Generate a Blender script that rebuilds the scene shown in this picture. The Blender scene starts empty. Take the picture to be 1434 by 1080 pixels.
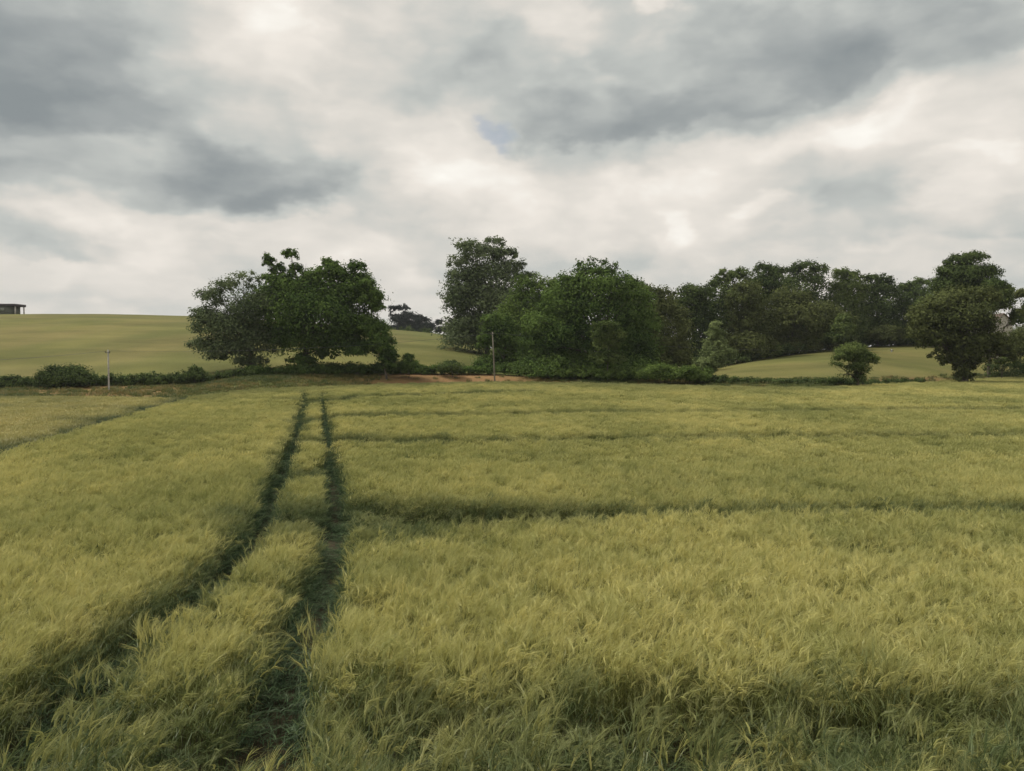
import bpy, math, random
import numpy as np
from math import radians as R, pi

# ------------------------------------------------------------------ camera
F = 1040.0                      # focal length in units of a 1434 wide frame
PITCH = math.atan(45 / F)
CAMZ = 4.85
scene = bpy.context.scene
cd = bpy.data.cameras.new("camera")
cd.sensor_width = 36; cd.lens = 36 * F / 1434; cd.clip_start = 0.1; cd.clip_end = 6000
cam = bpy.data.objects.new("camera", cd)
scene.collection.objects.link(cam)
cam.location = (0, 0, CAMZ); cam.rotation_euler = (pi / 2 - PITCH, 0, 0)
scene.camera = cam
scene.render.resolution_x = 1024; scene.render.resolution_y = 771

def pdir(px, py):
    u = (px - 717) / F; v = (540 - py) / F
    return u, math.cos(PITCH) + v * math.sin(PITCH), -math.sin(PITCH) + v * math.cos(PITCH)

def at(px, py, Y):
    a, b, c = pdir(px, py); s = Y / b
    return (a * s, Y, CAMZ + c * s)

def azel(px, py):
    a, b, c = pdir(px, py)
    return math.atan2(a, b), math.atan2(c, math.hypot(a, b))

# ------------------------------------------------------------------ light
scene.view_settings.view_transform = 'Standard'
scene.view_settings.look = 'None'
scene.view_settings.exposure = 0.0
scene.view_settings.gamma = 1.0
scene.cycles.use_denoising = True
scene.cycles.max_bounces = 6
scene.cycles.diffuse_bounces = 3
scene.cycles.transparent_max_bounces = 4
SUN_EL, SUN_AZ = 54, -72         # degrees; azimuth from +Y towards +X
sl = bpy.data.lights.new("sun", 'SUN'); sl.energy = 3.2; sl.angle = R(8); sl.color = (1, .95, .86)
so = bpy.data.objects.new("sun", sl); scene.collection.objects.link(so)
so.rotation_euler = (-(pi / 2 - R(SUN_EL)) * -1, 0, 0)
import mathutils
sd = mathutils.Vector((math.sin(R(SUN_AZ)) * math.cos(R(SUN_EL)), math.cos(R(SUN_AZ)) * math.cos(R(SUN_EL)), math.sin(R(SUN_EL))))
so.rotation_euler = sd.to_track_quat('Z', 'Y').to_euler()
so.location = sd * 60

world = bpy.data.worlds.new("World"); scene.world = world; world.use_nodes = True
nt = world.node_tree; N = nt.nodes; L = nt.links
N.clear()
def node(t, **kw):
    n = N.new(t)
    for k, v in kw.items(): setattr(n, k, v)
    return n
def mth(op, a, b=None, c=None, clamp=False):
    n = node('ShaderNodeMath', operation=op, use_clamp=clamp)
    for i, x in enumerate((a, b, c)):
        if x is None: continue
        if isinstance(x, (int, float)): n.inputs[i].default_value = x
        else: L.new(x, n.inputs[i])
    return n.outputs[0]
out = node('ShaderNodeOutputWorld'); bg = node('ShaderNodeBackground'); L.new(bg.outputs[0], out.inputs[0])
tc = node('ShaderNodeTexCoord'); sep = node('ShaderNodeSeparateXYZ'); L.new(tc.outputs['Generated'], sep.inputs[0])
az = mth('ARCTAN2', sep.outputs[0], sep.outputs[1])
el = mth('ARCSINE', sep.outputs[2])
cmb = node('ShaderNodeCombineXYZ'); L.new(az, cmb.inputs[0]); L.new(el, cmb.inputs[1])
# cloud-layer coordinates: direction projected on a plane high above, so clouds crowd towards the horizon
inv = mth('DIVIDE', 1.0, mth('ADD', mth('MAXIMUM', sep.outputs[2], 0.0), 0.16))
pl = node('ShaderNodeVectorMath', operation='SCALE'); L.new(tc.outputs['Generated'], pl.inputs[0]); L.new(inv, pl.inputs['Scale'])
def noise(vec, scale, detail=4, rough=.5, sc=(1, 1, 1), loc=(0, 0, 0)):
    m = node('ShaderNodeMapping'); m.inputs['Scale'].default_value = sc; m.inputs['Location'].default_value = loc; L.new(vec, m.inputs[0])
    n = node('ShaderNodeTexNoise'); n.inputs['Scale'].default_value = scale; n.inputs['Detail'].default_value = detail
    n.inputs['Roughness'].default_value = rough; L.new(m.outputs[0], n.inputs['Vector'])
    return n
# warp of the az/el coordinates
w1 = noise(cmb.outputs[0], 7.0, 5, .55, (1, 1.7, 1))
ws = node('ShaderNodeVectorMath', operation='SUBTRACT'); L.new(w1.outputs['Color'], ws.inputs[0]); ws.inputs[1].default_value = (.5, .5, .5)
wm = node('ShaderNodeVectorMath', operation='MULTIPLY'); L.new(ws.outputs[0], wm.inputs[0]); wm.inputs[1].default_value = (.17, .10, 0)
wa = node('ShaderNodeVectorMath', operation='ADD'); L.new(cmb.outputs[0], wa.inputs[0]); L.new(wm.outputs[0], wa.inputs[1])
UV = wa.outputs[0]
def blob(px, py, rx, ry, amt, rot=0, soft=1.0):
    a, e = azel(px, py)
    m = node('ShaderNodeMapping', vector_type='TEXTURE')
    m.inputs['Location'].default_value = (a, e, 0); m.inputs['Rotation'].default_value = (0, 0, R(rot))
    m.inputs['Scale'].default_value = (rx / F, ry / F, 1); L.new(UV, m.inputs[0])
    sp_ = node('ShaderNodeSeparateXYZ'); L.new(m.outputs[0], sp_.inputs[0])
    y2 = mth('MAXIMUM', mth('MULTIPLY', sp_.outputs[1], .62 if amt < 0 else 1.0), mth('MULTIPLY', sp_.outputs[1], -1.35 if amt < 0 else -1.0))
    cb_ = node('ShaderNodeCombineXYZ'); L.new(sp_.outputs[0], cb_.inputs[0]); L.new(y2, cb_.inputs[1])
    ln = node('ShaderNodeVectorMath', operation='LENGTH'); L.new(cb_.outputs[0], ln.inputs[0])
    mr = node('ShaderNodeMapRange', interpolation_type='SMOOTHERSTEP')
    mr.inputs['From Min'].default_value = 1 + soft * .75; mr.inputs['From Max'].default_value = 1 - soft * .75
    mr.inputs['To Min'].default_value = 0; mr.inputs['To Max'].default_value = amt
    L.new(ln.outputs['Value'], mr.inputs[0])
    return mr.outputs[0]
BL = [  # px, py, rx, ry, amount, rotation, softness
    (60, 140, 240, 80, -.24, -10, 1.0), (170, 180, 170, 26, -.13, -10, .8), (-120, 120, 200, 120, -.1, 0, 1), (10, 60, 120, 60, -.06, 0, 1),
    (385, 258, 120, 34, -.21, 8, .7), (380, 290, 60, 17, -.12, 10, .6), (180, 262, 170, 20, -.14, 0, .9), (120, 235, 260, 16, -.03, 0, 1),
    (60, 338, 100, 20, -.13, -4, .7), (40, 352, 70, 9, -.08, 0, .6), (300, 322, 80, 16, -.07, -12, .9),
    (620, 105, 120, 46, -.10, 0, 1), (520, 170, 130, 26, -.06, 0, 1), (470, 60, 200, 60, .03, 0, 1),
    (1000, 130, 290, 66, -.13, 12, .8), (1270, 80, 200, 52, -.17, 14, .8), (800, 150, 240, 60, -.05, 4, 1), (1130, 125, 150, 22, -.10, 16, .7), (850, 178, 170, 24, -.14, 6, .7), (700, 130, 120, 36, -.06, 0, 1), (1000, 40, 260, 40, -.05, 0, 1),
    (1190, 320, 95, 26, -.15, 6, .8), (1160, 270, 90, 40, -.08, 0, 1), (1370, 325, 110, 14, -.11, 0, 1), (1370, 150, 60, 26, -.05, 0, 1),
    (560, 300, 70, 25, -.03, 0, 1), (640, 375, 120, 22, -.09, 0, 1), (880, 375, 90, 16, -.07, 0, 1), (230, 410, 160, 20, -.07, 0, 1),
    (366, 12, 40, 30, .09, 0, 1), (350, 60, 90, 80, .05, 0, 1), (952, 310, 20, 26, .13, 20, 1), (965, 335, 60, 36, .09, 0, 1),
    (660, 235, 62, 36, .11, 0, .9), (700, 262, 100, 24, .07, 0, 1), (1060, 285, 28, 10, .13, 0, 1), (1345, 255, 50, 34, .10, 0, 1), (1360, 205, 40, 10, .09, 0, .9),
    (640, 200, 110, 50, .10, 0, 1), (800, 260, 160, 50, .08, 0, 1), (1000, 240, 220, 50, .07, 8, 1), (1300, 190, 130, 60, .07, 0, 1), (250, 350, 160, 40, .06, 0, 1), (450, 60, 130, 60, .03, 0, 1), (60, 300, 140, 14, .08, 0, 1), (760, 5, 80, 26, .12, 0, 1), (920, 5, 20, 8, .2, 0, 1), (200, 310, 130, 20, .05, 0, .8), (100, 210, 220, 14, .08, 0, 1), (1150, 190, 260, 22, .08, 12, .9), (470, 215, 110, 12, .05, -8, 1),
]
acc = None
for b in BL:
    b = (*b[:4], b[4] * (.95 if b[4] < 0 else 1.0), *b[5:])
    o = blob(*b)
    acc = o if acc is None else mth('ADD', acc, o)
n1 = noise(pl.outputs[0], 1.4, 3, .45, (.8, 1, 1), (3.1, .4, 0))
n2 = noise(cmb.outputs[0], 7.0, 6, .55, (1, 2.6, 1), (1.7, 5.2, 0))
n3 = noise(pl.outputs[0], .55, 3, .5, (1, 1, 1), (9, 4, 0))
val = mth('ADD', acc, .715)
val = mth('ADD', val, mth('MULTIPLY', mth('SUBTRACT', n1.outputs[0], .5), .22))
val = mth('ADD', val, mth('MULTIPLY', mth('SUBTRACT', n2.outputs[0], .5), .34))
def puff(scale, amp, loc):
    global val
    m = node('ShaderNodeMapping'); m.inputs['Scale'].default_value = (1, 1.7, 1); m.inputs['Location'].default_value = loc; L.new(UV, m.inputs[0])
    v = node('ShaderNodeTexVoronoi', feature='SMOOTH_F1'); v.inputs['Scale'].default_value = scale; v.inputs['Smoothness'].default_value = .8; L.new(m.outputs[0], v.inputs['Vector'])
    val = mth('ADD', val, mth('MULTIPLY', mth('SUBTRACT', .42, v.outputs['Distance']), amp))
puff(6, .24, (1.3, 4.1, 0)); puff(13, .20, (3.3, 1.1, 0)); puff(30, .10, (7.3, 2.1, 0))
val = mth('ADD', val, mth('MULTIPLY', mth('SUBTRACT', n3.outputs[0], .5), .10))
ramp = node('ShaderNodeValToRGB'); L.new(val, ramp.inputs[0])
cr = ramp.color_ramp
cr.elements[0].position = .20; cr.elements[0].color = (.255, .285, .295, 1)
cr.elements[1].position = 1.02 if False else 1.0; cr.elements[1].color = (1.0, .97, .90, 1)
for p, c in ((.38, (.36, .385, .385)), (.55, (.53, .55, .525)), (.70, (.71, .68, .625)), (.84, (.85, .80, .73))):
    e_ = cr.elements.new(p); e_.color = (*c, 1)
# clear blue sky showing through a small gap
sky = node('ShaderNodeTexSky', sky_type='NISHITA', sun_disc=False)
sky.sun_elevation = R(SUN_EL); sky.sun_rotation = R(SUN_AZ)
skm = node('ShaderNodeVectorMath', operation='SCALE'); L.new(sky.outputs[0], skm.inputs[0]); skm.inputs['Scale'].default_value = .095
gap = mth('ADD', blob(697, 184, 22, 10, .42, -30, 1), blob(575, 445, 60, 8, .25, 0, 1), clamp=True)
mx = node('ShaderNodeMix', data_type='RGBA'); L.new(gap, mx.inputs[0]); L.new(ramp.outputs[0], mx.inputs[6]); L.new(skm.outputs[0], mx.inputs[7])
# an overcast sky is brighter overhead than at the horizon
zb = node('ShaderNodeMapRange', interpolation_type='SMOOTHSTEP'); L.new(sep.outputs[2], zb.inputs[0])
zb.inputs['From Min'].default_value = .50; zb.inputs['From Max'].default_value = .95; zb.inputs['To Min'].default_value = 1.0; zb.inputs['To Max'].default_value = 2.0
L.new(mx.outputs[2], bg.inputs[0]); L.new(zb.outputs[0], bg.inputs[1])
world.cycles.sampling_method = 'MANUAL'; world.cycles.sample_map_resolution = 512

# ------------------------------------------------------------------ helpers
col = scene.collection
def tag(o, label=None, cat=None, group=None, kind=None):
    for k, v in (('label', label), ('category', cat), ('group', group), ('kind', kind)):
        if v: o[k] = v
    return o
def empty(name, loc):
    o = bpy.data.objects.new(name, None); col.objects.link(o); o.location = loc; return o
def mesh_np(name, V, faces, mat, parent=None, attrs=None, mats=None, midx=None, smooth=False, link=True):
    """V (n,3); faces = (m,k) int array or list of such arrays"""
    if not isinstance(faces, list): faces = [faces]
    me = bpy.data.meshes.new(name)
    V = np.asarray(V, np.float32)
    me.vertices.add(len(V)); me.vertices.foreach_set('co', V.ravel())
    faces = [np.asarray(f, np.int32) for f in faces if len(f)]
    tot = np.concatenate([np.full(len(f), f.shape[1], np.int32) for f in faces])
    idx = np.concatenate([f.ravel() for f in faces])
    me.loops.add(len(idx)); me.loops.foreach_set('vertex_index', idx)
    me.polygons.add(len(tot))
    st = np.concatenate([[0], np.cumsum(tot)[:-1]]).astype(np.int32)
    me.polygons.foreach_set('loop_start', st)
    me.polygons.foreach_set('loop_total', tot)
    for m in (mats or [mat]): me.materials.append(m)
    if midx is not None: me.polygons.foreach_set('material_index', np.asarray(midx, np.int32))
    if smooth: me.polygons.foreach_set('use_smooth', np.ones(len(tot), bool))
    for k, a in (attrs or {}).items():
        a = np.asarray(a, np.float32)
        if a.ndim == 1:
            t = me.attributes.new(k, 'FLOAT', 'POINT'); t.data.foreach_set('value', a)
        elif a.shape[1] == 3:
            t = me.attributes.new(k, 'FLOAT_VECTOR', 'POINT'); t.data.foreach_set('vector', a.ravel())
        else:
            t = me.color_attributes.new(k, 'FLOAT_COLOR', 'POINT'); t.data.foreach_set('color', a.ravel())
    me.update(calc_edges=True); me.validate()
    o = bpy.data.objects.new(name, me)
    if link: col.objects.link(o)
    if parent is not None:
        o.parent = parent; o.location = (0, 0, 0)
    return o

def fbm(x, y, seed=0, octaves=4, scale=1.0):
    """cheap smooth pseudo noise in [-1,1]"""
    r = np.random.RandomState(seed); t = np.zeros_like(np.asarray(x, float)); a = 1; s = 0
    f = 1 / scale
    for o in range(octaves):
        for k in range(3):
            th = r.uniform(0, 2 * pi); ph = r.uniform(0, 2 * pi); g = f * r.uniform(.7, 1.4)
            t = t + a * np.sin((x * math.cos(th) + y * math.sin(th)) * g * 2 * pi + ph + 1.3 * np.sin((x * math.sin(th) - y * math.cos(th)) * g * 3.1 + ph * 2)) / 3
        s += a; a *= .55; f *= 2.03
    return t / s * 1.6

# ------------------------------------------------------------------ terrain
#   px      edgeY  baseY basePy  crestY crestPy
COLS = np.array([
    (-700,   70,   95,  548,    260,  436),
    (-200,   72,   95,  548,    255,  438),
    (0,      74,   96,  546,    250,  440.5),
    (150,    74,   95,  545,    250,  440.5),
    (264,    70,   97,  541,    250,  443),
    (350,    82,  100,  529,    245,  447),
    (440,    90,  104,  527,    240,  453),
    (580,   100,  110,  526,    225,  464),
    (640,   103,  112,  526,    215,  471),
    (700,   106,  114,  526,    190,  492),
    (740,   104,  113,  528,    165,  512),
    (860,    99,  107,  531,    150,  517),
    (1000,   92,  100,  534,    150,  514),
    (1060,   90,   98,  535,    155,  503),
    (1160,   90,   98,  535,    172,  488),
    (1300,  104,  112,  531,    190,  481),
    (1434,  128,  136,  525,    205,  478),
    (1800,  140,  150,  522,    220,  474),
    (2600,  140,  150,  520,    220,  470)], float)
def colval(x, y, j):
    px = 717 + F * x / np.maximum(y, 8)
    return np.interp(px, COLS[:, 0], COLS[:, j])
def zat(py, Y):
    v = (540 - py) / F
    return CAMZ + Y * (-math.sin(PITCH) + v * math.cos(PITCH)) / (math.cos(PITCH) + v * math.sin(PITCH))
def sstep(t): t = np.clip(t, 0, 1); return t * t * (3 - 2 * t)
def gz(x, y):
    x = np.asarray(x, float); y = np.asarray(y, float)
    near = np.interp(y, [-60, -6, 0, 4, 6.2, 9.4, 14, 20.8, 30, 41], [1.7, 1.7, 1.6, 1.42, 1.2, .8, .33, .02, -.02, 0])
    z = near + .05 * fbm(x, y, 5, 2, 17) * np.clip(y / 30, .3, 1)
    e = colval(x, y, 1); b = colval(x, y, 2); zb_ = zat(colval(x, y, 3), b); c = colval(x, y, 4); zc = zat(colval(x, y, 5), c)
    t1 = sstep((y - e - .5) / (b - e - .5)); z = z + t1 * zb_
    t = (y - b) / (c - b)
    prof = np.clip(t, 0, 1); prof = prof * (1.35 - .35 * prof ** 2 * 1.0)
    prof = np.minimum(prof, 1.0) if False else prof / 1.0
    hump = np.where(t > 0, prof * (zc - zb_), 0)
    z = z + hump
    far = np.clip(y - c, 0, None)
    z = z - np.where(far > 0, np.minimum(far * .07, 14) + 0 * far, 0)
    z = z + np.where(t > 0, .25 * fbm(x, y, 8, 3, 60) * np.clip(t, 0, 1) * np.clip(1.2 - t, 0, 1), 0)
    return z
def on_ground(px, py, h=0.0):
    a, b, c = pdir(px, py)
    lo = 2.0
    prev = lo
    while lo < 400:
        x = a / b * lo
        if CAMZ + c / b * lo < float(gz(x, lo)) + h: break
        prev = lo; lo *= 1.01
    Y = .5 * (lo + prev)
    return np.array([a / b * Y, Y])

def axis(parts):
    v = []
    for a, b, s in parts: v += list(np.arange(a, b, s))
    return np.array(v + [parts[-1][1]])
def mirror(v): return np.concatenate([-v[:0:-1], v])

# material helper -----------------------------------------------------------
def mat(name):
    m = bpy.data.materials.new(name); m.use_nodes = True
    t = m.node_tree; p = t.nodes['Principled BSDF']; p.inputs['Roughness'].default_value = .8
    try: p.inputs['Specular IOR Level'].default_value = .25
    except KeyError: pass
    return m, t, p
def tn(t, ty, **kw):
    n = t.nodes.new(ty)
    for k, v in kw.items(): setattr(n, k, v)
    return n
def tnoise(t, scale, detail=4, sc=(1, 1, 1), coord='pos', rough=.55):
    g = tn(t, 'ShaderNodeNewGeometry') if coord == 'pos' else tn(t, 'ShaderNodeTexCoord')
    m = tn(t, 'ShaderNodeMapping'); m.inputs['Scale'].default_value = sc
    t.links.new(g.outputs['Position' if coord == 'pos' else 'Object'], m.inputs[0])
    n = tn(t, 'ShaderNodeTexNoise'); n.inputs['Scale'].default_value = scale; n.inputs['Detail'].default_value = detail; n.inputs['Roughness'].default_value = rough
    t.links.new(m.outputs[0], n.inputs['Vector']); return n
def tramp(t, src, stops):
    r = tn(t, 'ShaderNodeValToRGB'); t.links.new(src, r.inputs[0]); e = r.color_ramp.elements
    e[0].position, e[0].color = stops[0][0], (*stops[0][1], 1); e[1].position, e[1].color = stops[-1][0], (*stops[-1][1], 1)
    for p_, c_ in stops[1:-1]:
        q = e.new(p_); q.color = (*c_, 1)
    return r.outputs[0]
def tmix(t, f, a, b, mode='MIX'):
    n = tn(t, 'ShaderNodeMix', data_type='RGBA', blend_type=mode)
    for i, x in ((0, f), (6, a), (7, b)):
        if isinstance(x, (int, float)): n.inputs[i].default_value = x
        elif isinstance(x, tuple): n.inputs[i].default_value = (*x, 1)
        else: t.links.new(x, n.inputs[i])
    return n.outputs[2]

# the ground ------------------------------------------------------------------
xs = mirror(axis([(0, 70, 1.6), (70, 170, 3), (170, 400, 12), (400, 3000, 200)]))
ys = axis([(-60, 60, 2.0), (60, 140, .8), (140, 290, 2.5), (290, 600, 12), (600, 4000, 200)])
X, Y = np.meshgrid(xs, ys); Z = gz(X, Y)
nx, ny = len(xs), len(ys)
I = np.arange(nx * ny).reshape(ny, nx)
Q = np.stack([I[:-1, :-1], I[:-1, 1:], I[1:, 1:], I[1:, :-1]], -1).reshape(-1, 4)
E_ = colval(X, Y, 1); B_ = colval(X, Y, 2); C_ = colval(X, Y, 4); PX = 717 + F * X / np.maximum(Y, 8)
Z = np.where(Y > C_ + 60, np.maximum(Z, -3.0), Z)
colr = np.zeros((ny, nx, 4)); colr[..., 3] = 1
soil = np.array((.042, .035, .023)); dry = np.array((.22, .135, .072)); verge = np.array((.085, .095, .030)); hill = np.array((.142, .130, .054))
nzz = fbm(X, Y, 31, 4, 14)
colr[..., :3] = soil
wide = np.abs(X) > .74 * np.maximum(Y, 0) + 12
colr[wide, :3] = (.15, .14, .05)
bank = (Y > E_ - .2) & (Y <= B_ + 2)
tb = np.clip((Y - E_) / (B_ - E_), 0, 1)
drym = np.clip(np.exp(-((PX - 640) / 130) ** 4) * 1.2 + .55 * np.exp(-((PX - 1280) / 90) ** 4) + .75 * np.exp(-((PX - 130) / 150) ** 4) + .6 * np.exp(-((PX - 905) / 30) ** 2) + .3 * nzz - .05, 0, 1) * sstep((tb - .12) / .2)
cb = verge[None, None] * (1 - drym[..., None]) + dry * drym[..., None]
colr[bank, :3] = cb[bank]
hm = Y > B_ + 2
hv = 2.6 * sstep(.5 + .9 * fbm(X, Y * .45, 44, 4, 40))[..., None]
greenish = np.clip(np.exp(-((PX - 720) / 90) ** 2), 0, 1)[..., None] * .75
hc = hill * (1 - .25 * hv) + np.array((.105, .115, .036)) * .25 * hv
hc = hc * (1 - greenish) + np.array((.075, .095, .028)) * greenish
colr[hm, :3] = hc[hm]
mg, t, p = mat("ground_soil_and_grass")
at_ = tn(t, 'ShaderNodeAttribute', attribute_name='Col')
n_a = tnoise(t, .11, 5, (.5, 1, 1)); n_b = tnoise(t, 9, 4); n_c = tnoise(t, .045, 4, (1, .5, 1))
c1 = tmix(t, .55, at_.outputs['Color'], tramp(t, n_a.outputs[0], [(.3, (.5, .52, .42)), (.7, (1.35, 1.3, 1.25))]), 'MULTIPLY')
c2 = tmix(t, .45, c1, tramp(t, n_b.outputs[0], [(.3, (.55, .6, .5)), (.7, (1.4, 1.35, 1.3))]), 'MULTIPLY')
c3 = tmix(t, .45, c2, tramp(t, n_c.outputs[0], [(.35, (.62, .74, .6)), (.65, (1.3, 1.2, 1.05))]), 'MULTIPLY')
t.links.new(c3, p.inputs['Base Color']); p.inputs['Roughness'].default_value = .95; p.inputs['Specular IOR Level'].default_value = .08
bp = tn(t, 'ShaderNodeBump'); bp.inputs['Strength'].default_value = .9; bp.inputs['Distance'].default_value = .25
n_d = tnoise(t, 3.2, 6); t.links.new(n_d.outputs[0], bp.inputs['Height']); t.links.new(bp.outputs[0], p.inputs['Normal'])
g = mesh_np('ground', np.stack([X, Y, Z], -1).reshape(-1, 3), Q, mg, attrs={'Col': colr.reshape(-1, 4)}, smooth=True)
tag(g, 'bare soil, dry bank and the smooth yellow-green hills behind the crop', None, None, 'structure')

# ------------------------------------------------------------------ crop plants
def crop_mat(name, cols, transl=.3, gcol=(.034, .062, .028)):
    m, t, p = mat(name)
    t.nodes.remove(p)
    o = t.nodes['Material Output']
    n1_ = tnoise(t, .12, 5, (1, .6, 1)); n2_ = tnoise(t, 1.1, 4)
    oi = tn(t, 'ShaderNodeObjectInfo')
    ad = tn(t, 'ShaderNodeMath', operation='MULTIPLY_ADD'); t.links.new(n2_.outputs[0], ad.inputs[0]); ad.inputs[1].default_value = .55; t.links.new(n1_.outputs[0], ad.inputs[2])
    sb = tn(t, 'ShaderNodeMath', operation='SUBTRACT'); t.links.new(ad.outputs[0], sb.inputs[0]); sb.inputs[1].default_value = .275
    rd = tn(t, 'ShaderNodeMath', operation='MULTIPLY_ADD'); t.links.new(oi.outputs['Random'], rd.inputs[0]); rd.inputs[1].default_value = .22; t.links.new(sb.outputs[0], rd.inputs[2])
    rs = tn(t, 'ShaderNodeMath', operation='SUBTRACT'); t.links.new(rd.outputs[0], rs.inputs[0]); rs.inputs[1].default_value = .11
    c = tramp(t, rs.outputs[0], [(.3, cols[0]), (.5, cols[1]), (.7, cols[2])])
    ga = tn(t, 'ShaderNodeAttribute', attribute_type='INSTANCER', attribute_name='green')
    c = tmix(t, ga.outputs['Fac'], c, gcol)  # dark green: leafier plants, and in the tracks also painted shade
    d = tn(t, 'ShaderNodeBsdfDiffuse'); tr = tn(t, 'ShaderNodeBsdfTranslucent'); gl = tn(t, 'ShaderNodeBsdfGlossy'); gl.inputs['Roughness'].default_value = .45
    t.links.new(c, d.inputs[0]); t.links.new(c, tr.inputs[0]); gl.inputs[0].default_value = (.5, .5, .45, 1)
    mx1 = tn(t, 'ShaderNodeMixShader'); mx1.inputs[0].default_value = transl; t.links.new(d.outputs[0], mx1.inputs[1]); t.links.new(tr.outputs[0], mx1.inputs[2])
    mx2 = tn(t, 'ShaderNodeMixShader'); mx2.inputs[0].default_value = .04; t.links.new(mx1.outputs[0], mx2.inputs[1]); t.links.new(gl.outputs[0], mx2.inputs[2])
    t.links.new(mx2.outputs[0], o.inputs['Surface'])
    return m
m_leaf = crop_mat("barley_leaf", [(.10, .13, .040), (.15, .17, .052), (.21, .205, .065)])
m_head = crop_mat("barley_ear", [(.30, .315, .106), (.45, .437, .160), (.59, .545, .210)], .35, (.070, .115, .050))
m_low = crop_mat("young_crop_blade", [(.26, .25, .088), (.33, .305, .108), (.39, .34, .125)], .3)
m_verge = crop_mat("verge_blade", [(.05, .075, .02), (.11, .125, .035), (.22, .17, .06)], .3)

def ribbon(Vs, Fs, Ms, pts, w, side, mi, tip=True):
    """thin ribbon along pts with widths w"""
    n0 = len(Vs)
    n = len(pts)
    for i, (q, ww) in enumerate(zip(pts, w)):
        Vs.append(q - side * ww / 2); Vs.append(q + side * ww / 2)
    for i in range(n - 1):
        Fs.append((n0 + 2 * i, n0 + 2 * i + 1, n0 + 2 * i + 3, n0 + 2 * i + 2)); Ms.append(mi)
def rv(r, th, ph=0): return np.array((math.cos(th) * math.cos(ph), math.sin(th) * math.cos(ph), math.sin(ph))) * r
def barley(Vs, Fs, Ms, rng, base, fat=1.0, h=.75, ear=True, nleaf=2, awns=13, lean=.14):
    th = rng.uniform(0, 2 * pi)
    lv = rv(rng.uniform(.2, 1) * lean * h, rng.normal(.2, .9))
    hh = h * rng.uniform(.86, 1.08)
    P = [base + np.array((0, 0, hh * s)) + lv * s * s for s in (0, .5, .9)]
    nod = rv(1, rng.normal(.1, 1.0))                     # nodding direction, mostly with the wind
    P.append(P[-1] + np.array((0, 0, hh * .10)) + nod * .03)
    sd_ = rv(1, th)
    ribbon(Vs, Fs, Ms, P, [.006 * fat, .005 * fat, .004 * fat, .003 * fat], sd_, 0)
    for k in range(nleaf):
        s = rng.uniform(.25, .85); q = base + np.array((0, 0, hh * s)) + lv * s * s
        ld = rv(1, rng.uniform(0, 2 * pi)); ln = rng.uniform(.14, .26); up = np.array((0, 0, 1))
        a = q; b = q + ld * ln * .45 + up * ln * .45; c = q + ld * ln * .95 + up * ln * rng.uniform(.0, .4)
        ribbon(Vs, Fs, Ms, [a, b, c], [.007 * fat, .0085 * fat, .001], np.cross(ld, up), 0)
    if ear:
        t0 = P[-1]; bend = rng.uniform(.2, 1.3)
        d0 = np.array((0, 0, 1)) * math.cos(bend * .5) + nod * math.sin(bend * .5)
        d1 = np.array((0, 0, 1)) * math.cos(bend) + nod * math.sin(bend)
        E = [t0, t0 + d0 * .045, t0 + d0 * .045 + d1 * .045]
        s1 = np.cross(d0, rv(1, th)); s1 /= np.linalg.norm(s1) + 1e-6; s2 = np.cross(d0, s1)
        for s_ in (s1, s2): ribbon(Vs, Fs, Ms, E, [.009 * fat, .015 * fat, .005 * fat], s_, 1)
        for k in range(awns):
            f = rng.uniform(0, 1); q = E[0] * (1 - f) + E[2] * f
            dd = d1 + rng.normal(0, .2, 3); dd /= np.linalg.norm(dd)
            ln = rng.uniform(.09, .16)
            dd2 = dd + nod * .25 - np.array((0, 0, .1)); dd2 /= np.linalg.norm(dd2)
            sv = np.cross(dd, rv(1, rng.uniform(0, 6))); sv /= np.linalg.norm(sv) + 1e-6
            ribbon(Vs, Fs, Ms, [q, q + dd * ln * .5, q + dd * ln * .5 + dd2 * ln * .5], [.0019 * fat, .0016 * fat, .0005], sv, 1)
def blades(Vs, Fs, Ms, rng, base, h, fat, n, mi=0, spread=.1):
    for k in range(n):
        b0 = base + rv(rng.uniform(0, spread), rng.uniform(0, 2 * pi)); ld = rv(1, rng.normal(.2, 1.4)); ln = h * rng.uniform(.5, 1.1); sp = rng.uniform(.1, .6)
        up = np.array((0, 0, 1.))
        ribbon(Vs, Fs, Ms, [b0, b0 + up * ln * .5 + ld * ln * sp * .2, b0 + up * ln * .9 + ld * ln * sp * .6, b0 + up * ln * (.95 - sp * .3) + ld * ln * sp],
               [.007 * fat, .007 * fat, .005 * fat, .001], np.cross(ld, up) if rng.rand() < .6 else rv(1, rng.uniform(0, 6)), mi)
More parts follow.
